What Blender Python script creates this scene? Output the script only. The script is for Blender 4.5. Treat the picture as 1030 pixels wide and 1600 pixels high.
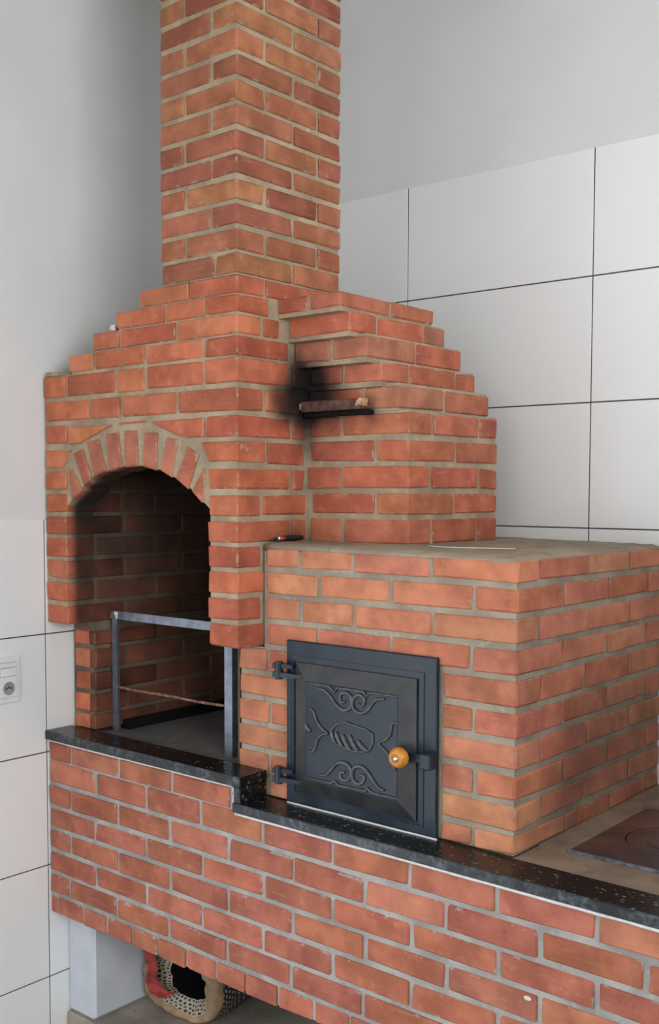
import bpy, math, random
from mathutils import Vector, Matrix

for o in list(bpy.data.objects): bpy.data.objects.remove(o, do_unlink=True)
SC = bpy.context.scene
COL = SC.collection
RND = random.Random(11)

# ------------------------------------------------------------------ camera
cam_data = bpy.data.cameras.new('camera'); cam = bpy.data.objects.new('camera', cam_data); COL.objects.link(cam)
cr = Vector((0.76499214, 0.64403298, 0.00292227)); cu = Vector((-0.04025226, 0.04328273, 0.99825165)); cf = Vector((-0.64278051, 0.7637723, -0.05903473))
cam.matrix_world = Matrix(((cr.x, cu.x, -cf.x, 2.71396), (cr.y, cu.y, -cf.y, -1.90518), (cr.z, cu.z, -cf.z, 1.73798), (0, 0, 0, 1)))
cam_data.sensor_fit = 'VERTICAL'; cam_data.sensor_height = 24.0; cam_data.sensor_width = 15.45
cam_data.lens = 24.0 * 1677.497 / 1600; cam_data.shift_y = 66.6 / 1600
cam_data.clip_start = 0.05
SC.camera = cam

# ------------------------------------------------------------------ light
SC.view_settings.view_transform = 'Standard'; SC.view_settings.look = 'None'
SC.view_settings.gamma = 1.0; SC.view_settings.use_curve_mapping = False
SC.view_settings.exposure = 0.70
world = bpy.data.worlds.new('open_sky'); SC.world = world; world.use_nodes = True
bg = world.node_tree.nodes['Background']; bg.inputs[0].default_value = (0.90, 0.95, 1.0, 1); bg.inputs[1].default_value = 1.98

def area_light(name, loc, target, sx, sy, power, col):
    d = bpy.data.lights.new(name, 'AREA'); d.shape = 'RECTANGLE'; d.size = sx; d.size_y = sy; d.energy = power; d.color = col
    o = bpy.data.objects.new(name, d); COL.objects.link(o); o.location = loc
    o.rotation_euler = (Vector(target) - Vector(loc)).to_track_quat('-Z', 'Y').to_euler()
    return o

area_light('added_window_light', (4.66, -1.85, 2.30), (0.0, 0.0, 1.75), 1.9, 1.2, 50.0, (0.96, 0.98, 1.0))   # added area light, stands for daylight through the unseen side window

# ------------------------------------------------------------------ materials
class NT:
    def __init__(s, name):
        s.m = bpy.data.materials.new(name); s.m.use_nodes = True
        s.t = s.m.node_tree; s.b = s.t.nodes['Principled BSDF']
    def n(s, typ, ins=None, **props):
        nd = s.t.nodes.new(typ)
        for k, v in props.items(): setattr(nd, k, v)
        for k, v in (ins or {}).items(): s.set(nd.inputs[k], v)
        return nd
    def set(s, sock, v):
        if isinstance(v, bpy.types.NodeSocket): s.t.links.new(v, sock)
        elif isinstance(v, bpy.types.Node): s.t.links.new(v.outputs[0], sock)
        else: sock.default_value = v
    def math(s, op, a, b=0.0, clamp=False):
        nd = s.n('ShaderNodeMath', operation=op, use_clamp=clamp); s.set(nd.inputs[0], a); s.set(nd.inputs[1], b); return nd.outputs[0]
    def vmath(s, op, a, b=(0, 0, 0)):
        nd = s.n('ShaderNodeVectorMath', operation=op); s.set(nd.inputs[0], a); s.set(nd.inputs[1], b); return nd.outputs[1 if op in ('DISTANCE', 'LENGTH') else 0]
    def noise(s, vec, scale, detail=3.0, rough=0.55):
        return s.n('ShaderNodeTexNoise', {'Vector': vec, 'Scale': scale, 'Detail': detail, 'Roughness': rough}).outputs[0]
    def step(s, v, lo, hi, a=0.0, b=1.0):
        nd = s.n('ShaderNodeMapRange', interpolation_type='SMOOTHSTEP')
        for k, x in zip(('Value', 'From Min', 'From Max', 'To Min', 'To Max'), (v, lo, hi, a, b)): s.set(nd.inputs[k], x)
        return nd.outputs[0]
    def mix(s, f, a, b, mode='MIX'):
        nd = s.n('ShaderNodeMix', data_type='RGBA', blend_type=mode)
        s.set(nd.inputs[0], f); s.set(nd.inputs[6], a); s.set(nd.inputs[7], b); return nd.outputs[2]
    def col(s, v): s.set(s.b.inputs['Base Color'], v)
    def bump(s, h, strength=0.4, dist=0.002):
        nd = s.n('ShaderNodeBump', {'Strength': strength, 'Distance': dist, 'Height': h}); s.t.links.new(nd.outputs[0], s.b.inputs['Normal'])
    def rough(s, v): s.set(s.b.inputs['Roughness'], v)
    def coord(s, which='Object'): return s.n('ShaderNodeTexCoord').outputs[which]
    def pos(s): return s.n('ShaderNodeNewGeometry').outputs['Position']

def c4(r, g, b): return (r, g, b, 1.0)

SOOT = [((0.815, 0.255, 1.985), 0.045, 0.13, 0.98), ((0.81, 0.175, 1.975), 0.02, 0.085, 0.75), ((0.80, 0.215, 1.60), 0.01, 0.10, 0.55),
        ((0.89, 0.255, 1.975), 0.01, 0.12, 0.7), ((0.815, 0.255, 2.04), 0.03, 0.10, 0.9), ((0.812, 0.262, 1.93), 0.01, 0.06, 0.8), ((1.02, 0.26, 1.95), 0.0, 0.05, 0.6), ((0.82, 0.255, 1.88), 0.0, 0.07, 0.45)]
def soot_shade(k):  # firebox soot, with the shade inside also painted into the colour
    p = k.pos(); s = k.n('ShaderNodeSeparateXYZ', {0: p}); n = k.math('MULTIPLY', k.math('SUBTRACT', k.noise(p, 5.0, 4.0), 0.5), 0.8)
    f = k.math('ADD', k.step(s.outputs[2], 1.05, 1.75, 0.74, 0.90), n)
    return k.math('MAXIMUM', k.math('MINIMUM', k.math('ADD', f, k.step(s.outputs[1], 0.2, 0.7, 0.0, 0.12)), 0.95), 0.25)

STAIN = [((1.56, 0.42, 1.12), 0.04, 0.26, 0.50), ((1.56, 0.30, 0.99), 0.0, 0.20, 0.45), ((1.56, 0.70, 1.10), 0.05, 0.30, 0.40)]
def heat_stain(k):
    p = k.pos(); q = k.n('ShaderNodeVectorMath', operation='MULTIPLY_ADD')
    k.set(q.inputs[0], k.n('ShaderNodeTexNoise', {'Vector': p, 'Scale': 9.0}).outputs[1]); q.inputs[1].default_value = (0.16, 0.16, 0.16); k.set(q.inputs[2], p)
    pw = k.vmath('SUBTRACT', q.outputs[0], (0.08, 0.08, 0.08)); m = None
    for c, r0, r1, s in STAIN:
        inv = k.math('SUBTRACT', 1.0, k.step(k.vmath('DISTANCE', pw, c), r0, r1, s, 0.0)); m = inv if m is None else k.math('MULTIPLY', m, inv)
    return k.math('SUBTRACT', 1.0, m)
def soot_shade_mask(k, p):
    q = k.n('ShaderNodeVectorMath', operation='MULTIPLY_ADD')
    k.set(q.inputs[0], k.n('ShaderNodeTexNoise', {'Vector': p, 'Scale': 13.0}).outputs[1]); q.inputs[1].default_value = (0.05, 0.05, 0.05); k.set(q.inputs[2], p)
    pw = k.vmath('SUBTRACT', q.outputs[0], (0.025, 0.025, 0.025))
    m = None
    for c, r0, r1, s in SOOT:
        d = k.vmath('DISTANCE', pw, c)
        f = k.step(d, r0, r1, s, 0.0)
        inv = k.math('SUBTRACT', 1.0, f)
        m = inv if m is None else k.math('MULTIPLY', m, inv)
    s = k.n('ShaderNodeSeparateXYZ', {0: pw}); s0 = k.n('ShaderNodeSeparateXYZ', {0: p})
    g = k.math('MULTIPLY', k.step(s0.outputs[1], 0.006, 0.045), soot_shade(k))  # soot plus painted shade on the jamb and soffit
    g = k.math('MULTIPLY', g, k.math('MULTIPLY', k.math('LESS_THAN', s0.outputs[0], 0.7025), k.math('LESS_THAN', s0.outputs[2], 1.815)))
    g = k.math('MULTIPLY', g, k.math('GREATER_THAN', s0.outputs[0], 0.090))
    return k.math('SUBTRACT', 1.0, k.math('MULTIPLY', m, k.math('SUBTRACT', 1.0, g)))

def make_brick_mat(name, mortar, smear=0.0035, soot=False, sooty=0.0, pale=0.35, flecks=False, stain=False):
    k = NT(name)
    oi = k.n('ShaderNodeObjectInfo')
    off = k.n('ShaderNodeVectorMath', operation='SCALE'); off.inputs[0].default_value = (13.1, 7.7, 19.3); k.set(off.inputs['Scale'], oi.outputs['Random'])
    v = k.vmath('ADD', k.coord('Object'), off.outputs[0])
    vs = k.n('ShaderNodeMapping', {'Vector': v, 'Scale': (5.0, 5.0, 60.0)}).outputs[0]
    n1 = k.noise(v, 13.0, 4.0); n2 = k.noise(vs, 2.2, 4.0, 0.65); n3 = k.noise(v, 170.0, 2.0); n4 = k.noise(v, 26.0, 5.0, 0.7)
    c = oi.outputs['Color']
    base = k.mix(k.step(n1, 0.30, 0.72), k.mix(1.0, c, c4(0.74, 0.70, 0.68), 'MULTIPLY'), k.mix(1.0, c, c4(1.15, 1.16, 1.12), 'MULTIPLY'))
    base = k.mix(k.math('MULTIPLY', k.step(n2, 0.55, 0.78), 0.30), base, c4(0.60, 0.33, 0.20))
    base = k.mix(k.math('MULTIPLY', k.step(n4, 0.58, 0.74), pale), base, c4(0.58, 0.36, 0.24))
    base = k.mix(k.math('MULTIPLY', k.step(n4, 0.40, 0.26), 0.40), base, c4(0.20, 0.075, 0.05))
    base = k.mix(k.math('MULTIPLY', k.step(n3, 0.66, 0.80), 0.5), base, c4(0.60, 0.40, 0.30))
    if flecks:
        vo = k.n('ShaderNodeTexVoronoi', {'Vector': k.n('ShaderNodeMapping', {'Vector': v, 'Scale': (0.55, 1.0, 1.0)}).outputs[0], 'Scale': 8.0})
        base = k.mix(k.math('MULTIPLY', k.step(k.math('ADD', vo.outputs['Distance'], k.math('MULTIPLY', n1, 0.05)), 0.062, 0.055), 0.9), base, c4(0.72, 0.68, 0.62))
    lo = k.n('ShaderNodeSeparateXYZ', {0: k.n('ShaderNodeUVMap', uv_map='lo').outputs[0]}); hi = k.n('ShaderNodeSeparateXYZ', {0: k.n('ShaderNodeUVMap', uv_map='hi').outputs[0]})
    d = k.math('MINIMUM', k.math('MINIMUM', lo.outputs[0], lo.outputs[1]), k.math('MINIMUM', hi.outputs[0], hi.outputs[1]))
    wob = k.math('MULTIPLY', k.math('SUBTRACT', k.noise(v, 32.0, 2.5, 0.6), 0.50), 0.022)
    d = k.math('ADD', d, wob)
    m = k.step(d, -0.0022, smear - 0.0022, 0.8, 0.0)
    base = k.mix(m, base, k.mix(k.noise(v, 90.0, 3.0), c4(*[x * 0.8 for x in mortar]), c4(*[min(1, x * 1.2) for x in mortar])))
    if sooty: base = k.mix(soot_shade(k), base, c4(0.048, 0.033, 0.025))  # soot colour that also carries painted firebox shade
    if soot: base = k.mix(soot_shade_mask(k, k.pos()), base, c4(0.012, 0.010, 0.009))
    if stain: base = k.mix(heat_stain(k), base, c4(0.085, 0.050, 0.036))
    k.col(base); k.rough(k.step(n4, 0.2, 0.8, 0.72, 0.95)); k.b.inputs['Specular IOR Level'].default_value = 0.25
    h = k.math('ADD', k.math('MULTIPLY', n2, 0.8), k.math('ADD', k.math('MULTIPLY', n3, 0.35), k.math('MULTIPLY', n4, 0.9)))
    k.bump(k.math('ADD', h, k.math('MULTIPLY', m, 0.25)), 0.55, 0.0022)
    return k.m

def make_mortar_mat(name, c, soot=False, sooty=0.0, stain=False):
    k = NT(name); p = k.pos()
    n1 = k.noise(p, 9.0, 4.0); n2 = k.noise(p, 140.0, 3.0, 0.7); n3 = k.noise(p, 38.0, 4.0)
    b = k.mix(k.step(n1, 0.3, 0.7), c4(*[x * 0.75 for x in c]), c4(*[x * 1.18 for x in c]))
    b = k.mix(k.math('MULTIPLY', k.step(n2, 0.55, 0.75), 0.45), b, c4(*[x * 0.45 for x in c]))
    b = k.mix(k.math('MULTIPLY', k.step(n3, 0.60, 0.72), 0.4), b, c4(*[min(1, x * 1.5) for x in c]))
    if sooty: b = k.mix(soot_shade(k), b, c4(0.060, 0.045, 0.034))  # same soot and painted shade on the inner mortar
    if soot: b = k.mix(soot_shade_mask(k, p), b, c4(0.012, 0.010, 0.009))
    if stain: b = k.mix(heat_stain(k), b, c4(0.085, 0.060, 0.044))
    k.col(b); k.rough(0.95); k.b.inputs['Specular IOR Level'].default_value = 0.2
    k.bump(k.math('ADD', n2, k.math('MULTIPLY', n3, 1.5)), 0.7, 0.003)
    return k.m

MORTAR_TAN = (0.41, 0.322, 0.218); MORTAR_OVEN = (0.355, 0.305, 0.235); MORTAR_GREY = (0.385, 0.365, 0.34); MORTAR_PALE = (0.42, 0.38, 0.30)
M_BRICK = make_brick_mat('brick_clay', MORTAR_TAN, soot=True, pale=0.28)
M_BRICK_BASE = make_brick_mat('brick_clay_base', MORTAR_GREY, smear=0.003, pale=0.22, flecks=True)
M_BRICK_SOOT_SHADE = make_brick_mat('brick_clay_soot_shade', MORTAR_TAN, sooty=0.62)
M_MORTAR = make_mortar_mat('mortar_tan', MORTAR_TAN, soot=True)
M_MORTAR_OVEN = make_mortar_mat('mortar_oven', MORTAR_OVEN, stain=True)
M_BRICK_OVEN = make_brick_mat('brick_clay_oven', MORTAR_OVEN, stain=True)
M_MORTAR_BASE = make_mortar_mat('mortar_grey', MORTAR_GREY)
M_MORTAR_SOOT_SHADE = make_mortar_mat('mortar_soot_shade', MORTAR_TAN, sooty=0.55)
M_DEEP_BLACK = make_mortar_mat('deep_black', (0.009, 0.008, 0.0075))  # near-black, also used to paint the darkness of the damper slot

def make_plaster():
    k = NT('plaster_paint'); p = k.pos(); n = k.noise(p, 2.2, 3.0); n2 = k.noise(p, 60.0, 4.0)
    k.col(k.mix(k.step(n, 0.3, 0.7), c4(0.70, 0.70, 0.69), c4(0.75, 0.75, 0.745))); k.rough(0.75); k.bump(n2, 0.15, 0.002); return k.m
M_PLASTER = make_plaster()
def make_tile():
    k = NT('tile_white_glaze'); n = k.noise(k.pos(), 3.0, 2.0)
    k.col(k.mix(n, c4(0.82, 0.82, 0.81), c4(0.86, 0.86, 0.85))); k.rough(0.28); k.bump(k.noise(k.pos(), 7.0, 2.0), 0.05, 0.004); return k.m
M_TILE = make_tile()
def simple(name, c, rough=0.6, metal=0.0, var=0.15, scale=30.0, bump=0.0, spec=0.5):
    k = NT(name); v = k.coord('Object'); n = k.noise(v, scale, 4.0)
    k.col(k.mix(k.step(n, 0.3, 0.7), c4(*[x * (1 - var) for x in c]), c4(*[min(1, x * (1 + var)) for x in c])))
    k.rough(rough); k.b.inputs['Metallic'].default_value = metal; k.b.inputs['Specular IOR Level'].default_value = spec
    if bump: k.bump(n, bump, 0.002)
    return k.m
M_GROUT = simple('grout_dark', (0.075, 0.07, 0.065), 0.9)
M_PAINT_PIER = simple('pier_limewash', (0.58, 0.61, 0.65), 0.85, var=0.05, scale=12, bump=0.3)
M_CAULK = simple('caulk_white', (0.72, 0.72, 0.71), 0.6, var=0.08, scale=90)
def make_granite():
    k = NT('granite_black'); p = k.pos()
    ps = k.n('ShaderNodeMapping', {'Vector': p, 'Rotation': (0.2, 0.3, 0.5), 'Scale': (1.0, 2.0, 1.6)}).outputs[0]
    vo = k.n('ShaderNodeTexVoronoi', {'Vector': ps, 'Scale': 62.0}); n = k.noise(p, 40.0, 4.0); n2 = k.noise(p, 160.0, 3.0)
    fl = k.math('MULTIPLY', k.step(vo.outputs['Distance'], 0.38, 0.2), k.step(n, 0.50, 0.60))
    b = k.mix(k.step(n2, 0.45, 0.7), c4(0.007, 0.008, 0.008), c4(0.022, 0.024, 0.023))
    b = k.mix(k.math('MULTIPLY', fl, 0.8), b, c4(0.26, 0.25, 0.20)); k.col(b)
    k.rough(0.24); k.b.inputs['Specular IOR Level'].default_value = 0.22; return k.m
M_GRANITE = make_granite()
def make_granite_edge():
    k = NT('granite_sawn_edge'); p = k.pos(); n = k.noise(p, 70.0, 4.0, 0.7); n2 = k.noise(p, 14.0, 3.0)
    b = k.mix(k.step(n, 0.40, 0.66), c4(0.014, 0.018, 0.022), c4(0.10, 0.120, 0.135))
    b = k.mix(k.step(n2, 0.35, 0.65), c4(0.012, 0.015, 0.018), b); k.col(b); k.rough(0.35); return k.m
M_GRANITE_EDGE = make_granite_edge()
def make_iron():
    k = NT('cast_iron_painted'); v = k.coord('Object'); n = k.noise(v, 60.0, 4.0); n2 = k.noise(v, 9.0, 4.0)
    b = k.mix(k.step(n2, 0.35, 0.7), c4(0.011, 0.018, 0.028), c4(0.024, 0.036, 0.052))
    b = k.mix(k.math('MULTIPLY', k.step(n, 0.66, 0.8), 0.4), b, c4(0.10, 0.11, 0.12)); k.col(b)
    k.rough(k.step(n2, 0.3, 0.7, 0.26, 0.42)); k.bump(n, 0.25, 0.0015); k.b.inputs['Metallic'].default_value = 0.0; return k.m
M_IRON = make_iron()
M_IRON.node_tree.nodes['Principled BSDF'].inputs['Specular IOR Level'].default_value = 0.32
M_IRON_WORN = simple('cast_iron_worn', (0.075, 0.078, 0.082), 0.38, 0.0, var=0.35, scale=45, bump=0.2)
M_IRON_RUBBED = simple('cast_iron_rubbed', (0.034, 0.035, 0.037), 0.36, 0.0, var=0.35, scale=16, bump=0.15)
M_STEEL = simple('steel_bar', (0.30, 0.345, 0.42), 0.36, 0.75, var=0.25, scale=25, bump=0.15)
M_WELD = simple('weld_bright', (0.62, 0.62, 0.62), 0.3, 0.9, var=0.4, scale=160, bump=0.6)
M_RUST_ROD = simple('rusty_rod', (0.22, 0.12, 0.08), 0.75, 0.2, var=0.6, scale=70, bump=0.5)
def make_plate():
    k = NT('stove_iron_rusty'); p = k.pos(); n = k.noise(p, 7.0, 4.0); n2 = k.noise(p, 60.0, 4.0)
    b = k.mix(k.step(n, 0.35, 0.7), c4(0.050, 0.030, 0.028), c4(0.17, 0.065, 0.042))
    b = k.mix(k.math('MULTIPLY', k.step(n2, 0.6, 0.75), 0.35), b, c4(0.16, 0.09, 0.07)); k.col(b); k.rough(0.48); k.bump(n2, 0.2, 0.0015); return k.m
M_PLATE = make_plate()
M_PLATE_EDGE = simple('stove_iron_edge', (0.16, 0.17, 0.22), 0.5, 0.4, var=0.5, scale=60, bump=0.4)
def make_cement(name, c, dark=0.5):
    k = NT(name); p = k.pos(); n = k.noise(p, 6.0, 5.0, 0.6); n2 = k.noise(p, 90.0, 3.0); n3 = k.noise(p, 22.0, 4.0)
    b = k.mix(k.step(n, 0.3, 0.7), c4(*[x * 0.72 for x in c]), c4(*[x * 1.2 for x in c]))
    b = k.mix(k.math('MULTIPLY', k.step(n3, 0.56, 0.72), dark), b, c4(*[x * 0.45 for x in c])); k.col(b); k.rough(0.9)
    k.bump(k.math('ADD', n2, k.math('MULTIPLY', n3, 2.0)), 0.5, 0.003); return k.m
M_CEMENT_TOP = make_cement('cement_oven_top', (0.34, 0.27, 0.19))
M_CEMENT_STOVE = make_cement('cement_stove_top', (0.255, 0.18, 0.122))
M_CONCRETE = make_cement('concrete_plinth', (0.36, 0.32, 0.26), 0.35)
M_ASH = make_cement('ash_cement', (0.13, 0.12, 0.11), 0.5)
M_FLOOR = make_cement('floor_cement', (0.20, 0.19, 0.175), 0.15)
M_CEILING = simple('ceiling_paint', (0.66, 0.66, 0.65), 0.9, var=0.03, scale=3)
M_KNOB = simple('knob_varnished_wood', (0.62, 0.24, 0.035), 0.25, var=0.25, scale=40)
M_SCREW = simple('screw_metal', (0.65, 0.65, 0.65), 0.3, 0.9, var=0.1)
M_WOOD_CHAR = simple('charred_wood', (0.10, 0.050, 0.035), 0.8, var=0.55, scale=45, bump=0.6)
M_WOOD_PALE = simple('broken_wood_end', (0.50, 0.32, 0.18), 0.85, var=0.35, scale=120, bump=0.6)
M_SEAM = simple('seam_grey', (0.22, 0.22, 0.22), 0.7)
M_PLASTIC_WHITE = simple('plastic_white', (0.80, 0.80, 0.79), 0.35, var=0.02)
M_SOCKET_SHADE = simple('socket_shadow_grey', (0.30, 0.30, 0.30), 0.5, var=0.1)  # grey that stands for the shade inside the socket recess
M_PLASTIC_BLACK = simple('plastic_black', (0.012, 0.012, 0.012), 0.35, var=0.2)
M_PLASTIC_RED = simple('plastic_red', (0.45, 0.03, 0.04), 0.4, var=0.2)
M_STRING = simple('string_white', (0.65, 0.6, 0.5), 0.8, var=0.1)
M_KRAFT = simple('kraft_paper', (0.33, 0.22, 0.13), 0.85, var=0.3, scale=18, bump=0.5)
M_REDPAPER = simple('red_paper', (0.30, 0.035, 0.03), 0.6, var=0.45, scale=35, bump=0.5)
def make_dots(name, paper, ink, invert):
    k = NT(name); uv = k.n('ShaderNodeSeparateXYZ', {0: k.n('ShaderNodeUVMap', uv_map='dots').outputs[0]})
    row = k.math('FLOOR', uv.outputs[1]); u = k.math('ADD', uv.outputs[0], k.math('MULTIPLY', k.math('MODULO', row, 2.0), 0.5))
    fu = k.math('SUBTRACT', k.math('FRACT', u), 0.5); fv = k.math('SUBTRACT', k.math('FRACT', uv.outputs[1]), 0.5)
    d = k.math('SQRT', k.math('ADD', k.math('MULTIPLY', fu, fu), k.math('MULTIPLY', fv, fv)))
    m = k.step(d, 0.26, 0.34); n = k.noise(k.pos(), 30.0, 3.0)
    dot, rest = (ink, paper) if invert else (paper, ink)
    k.col(k.mix(1.0, k.mix(m, dot, rest), k.mix(n, c4(0.6, 0.6, 0.6), c4(1, 1, 1)), 'MULTIPLY')); k.rough(0.55); return k.m
M_DOTS_DARK = make_dots('sack_black_print', c4(0.40, 0.36, 0.30), c4(0.014, 0.014, 0.015), False)
M_DOTS_LIGHT = make_dots('sack_dotted_print', c4(0.52, 0.45, 0.34), c4(0.014, 0.014, 0.015), True)
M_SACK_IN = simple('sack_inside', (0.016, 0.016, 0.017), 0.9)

# ------------------------------------------------------------------ measured brick courses (mm: x0,x1,y0,y1,z0,z1)
BASE_BRICKS = "6,104,0,95,928,981;115,326,0,95,928,981;337,550,0,95,928,981;561,777,0,95,928,981;6,221,0,95,860,923;232,446,0,95,860,923;457,661,0,95,860,923;672,887,0,95,860,923;898,1114,0,95,860,923;1125,1340,0,95,860,923;1351,1563,0,95,860,923;1574,1790,0,95,860,923;1801,2014,0,95,860,923;2025,2238,0,95,860,923;2249,2450,0,95,860,923;6,102,0,95,790,847;113,321,0,95,790,847;332,541,0,95,790,847;552,766,0,95,790,847;777,992,0,95,790,847;1003,1211,0,95,790,847;1222,1436,0,95,790,847;1447,1664,0,95,790,847;1675,1891,0,95,790,847;1902,2115,0,95,790,847;2126,2340,0,95,790,847;2351,2450,0,95,790,847;6,216,0,95,724,777;227,443,0,95,724,777;454,668,0,95,724,777;679,893,0,95,724,777;904,1116,0,95,724,777;1127,1344,0,95,724,777;1355,1568,0,95,724,777;1579,1791,0,95,724,777;1802,2015,0,95,724,777;2026,2240,0,95,724,777;2251,2450,0,95,724,777;6,98,0,95,656,711;109,321,0,95,656,711;332,540,0,95,656,711;551,766,0,95,656,711;777,988,0,95,656,711;999,1212,0,95,656,711;1223,1438,0,95,656,711;1449,1665,0,95,656,711;1676,1889,0,95,656,711;1900,2113,0,95,656,711;2124,2337,0,95,656,711;2348,2450,0,95,656,711;6,219,0,95,588,643;230,444,0,95,588,643;455,668,0,95,588,643;679,888,0,95,588,643;899,1117,0,95,588,643;1128,1343,0,95,588,643;1354,1568,0,95,588,643;1579,1794,0,95,588,643;1805,2019,0,95,588,643;2030,2244,0,95,588,643;2255,2450,0,95,588,643;6,91,0,95,522,575;102,312,0,95,522,575;323,534,0,95,522,575;545,760,0,95,522,575;771,983,0,95,522,575;994,1208,0,95,522,575;1219,1439,0,95,522,575;1450,1667,0,95,522,575;1678,1893,0,95,522,575;1904,2119,0,95,522,575;2130,2345,0,95,522,575;2356,2450,0,95,522,575;6,35,0,95,458,509;43,157,0,95,458,509;165,268,0,95,458,509;276,380,0,95,458,509;388,491,0,95,458,509;499,607,0,95,458,509;615,719,0,95,458,509;727,828,0,95,458,509;836,942,0,95,458,509;950,1058,0,95,458,509;1066,1170,0,95,458,509;1178,1283,0,95,458,509;1291,1395,0,95,458,509;1403,1508,0,95,458,509;1516,1620,0,95,458,509;1628,1733,0,95,458,509;1741,1845,0,95,458,509;1853,1958,0,95,458,509;1966,2071,0,95,458,509;2079,2183,0,95,458,509;2191,2296,0,95,458,509;2304,2408,0,95,458,509;2416,2450,0,95,458,509"
BARBECUE_BRICKS = "4,103,0,95,2009,2070;114,329,0,95,2009,2070;340,453,0,95,2009,2070;464,680,0,95,2009,2070;691,809,0,197,2009,2070;714,809,208,258,2009,2070;127,235,0,95,2078,2124;246,457,0,95,2078,2124;468,682,0,95,2078,2124;693,809,0,190,2078,2124;238,348,0,95,2130,2177;359,579,0,95,2130,2177;590,809,0,88,2130,2177;714,809,99,156,2130,2177;341,536,0,95,2182,2226;542,693,0,95,2182,2226;699,809,0,117,2182,2226;442,631,0,95,2230,2273;638,809,0,99,2230,2273;714,809,106,239,2230,2273;714,809,246,396,2230,2273;4,211,0,95,1940,1996;222,350,0,95,1940,1996;361,577,0,95,1940,1996;588,809,0,95,1940,1996;714,809,106,248,1940,1996;6,109,0,95,1874,1926;698,809,0,201,1874,1926;714,809,212,258,1874,1926;703,809,0,198,1740,1793;714,809,209,254,1740,1793;6,104,0,95,1740,1793;704,809,0,86,1674,1727;714,809,97,262,1674,1727;6,104,0,200,1674,1727;703,809,0,197,1609,1661;714,809,208,262,1609,1661;703,809,0,84,1544,1596;703,809,0,97,1478,1531;703,809,0,86,1411,1465;703,809,0,99,1341,1398;714,809,112,251,1806,1861;6,104,0,209,1609,1661;6,104,0,101,1544,1596;6,104,0,209,1478,1531;6,104,0,101,1411,1465;6,104,0,209,1345,1398"
INNER_BRICKS = "6,104,220,442,1609,1661;6,104,453,780,1609,1661;6,104,112,331,1544,1596;6,104,342,561,1544,1596;6,104,572,780,1544,1596;6,104,220,442,1478,1531;6,104,453,780,1478,1531;6,104,112,331,1411,1465;6,104,342,561,1411,1465;6,104,572,780,1411,1465;6,104,220,442,1345,1398;6,104,453,780,1345,1398;6,104,200,331,1674,1727;6,104,342,561,1674,1727;6,104,572,780,1674,1727;6,104,110,209,1740,1793;6,104,220,442,1740,1793;6,104,453,780,1740,1793;6,104,110,331,1806,1861;6,104,342,561,1806,1861;6,104,572,780,1806,1861;6,104,110,209,1874,1926;6,104,220,442,1874,1926;6,104,453,780,1874,1926;6,104,110,331,1939,1997;6,104,342,561,1939,1997;6,104,572,780,1939,1997;6,110,342,561,1273,1316;6,110,572,780,1273,1316;6,110,220,442,1202,1260;6,110,453,780,1202,1260;6,110,342,561,1136,1189;6,110,572,780,1136,1189;6,110,220,442,1072,1123;6,110,453,780,1072,1123;6,110,342,561,1017,1059;6,110,572,780,1017,1059"
PIER_BRICKS = "18,117,90,331,1273,1316;18,117,90,209,1202,1260;18,117,90,331,1136,1189;18,117,90,209,1072,1123;18,117,90,331,1017,1059"
CHIMNEY_BRICKS = "531,725,0,95,2278,2327;733,809,0,204,2278,2327;714,809,212,394,2278,2327;526,616,0,95,2336,2386;626,809,0,100,2336,2386;714,809,110,301,2336,2386;714,809,311,402,2336,2386;526,712,0,95,2398,2446;722,809,0,205,2398,2446;714,809,215,402,2398,2446;526,616,0,95,2458,2507;626,809,0,100,2458,2507;714,809,110,301,2458,2507;714,809,311,402,2458,2507;526,712,0,95,2519,2564;722,809,0,205,2519,2564;714,809,215,402,2519,2564;526,616,0,95,2576,2624;626,809,0,100,2576,2624;714,809,110,301,2576,2624;714,809,311,402,2576,2624;526,712,0,95,2636,2684;722,809,0,205,2636,2684;714,809,215,402,2636,2684;526,616,0,95,2696,2745;626,809,0,100,2696,2745;714,809,110,301,2696,2745;714,809,311,402,2696,2745;526,712,0,95,2757,2804;722,809,0,205,2757,2804;714,809,215,402,2757,2804;526,616,0,95,2816,2866;626,809,0,100,2816,2866;714,809,110,301,2816,2866;714,809,311,402,2816,2866;526,712,0,95,2878,2927;722,809,0,205,2878,2927;714,809,215,402,2878,2927;526,616,0,95,2939,2988;626,809,0,100,2939,2988;714,809,110,301,2939,2988;714,809,311,402,2939,2988;526,712,0,95,3000,3048;722,809,0,205,3000,3048;714,809,215,402,3000,3048;526,616,0,95,3060,3109;626,809,0,100,3060,3109;714,809,110,301,3060,3109;714,809,311,402,3060,3109;526,712,0,95,3121,3170;722,809,0,205,3121,3170;714,809,215,402,3121,3170;526,616,0,95,3182,3231;626,809,0,100,3182,3231;714,809,110,301,3182,3231;714,809,311,402,3182,3231;526,712,0,95,3243,3292;722,809,0,205,3243,3292;714,809,215,402,3243,3292;526,616,0,95,3304,3352;626,809,0,100,3304,3352;714,809,110,301,3304,3352;714,809,311,402,3304,3352"
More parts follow.
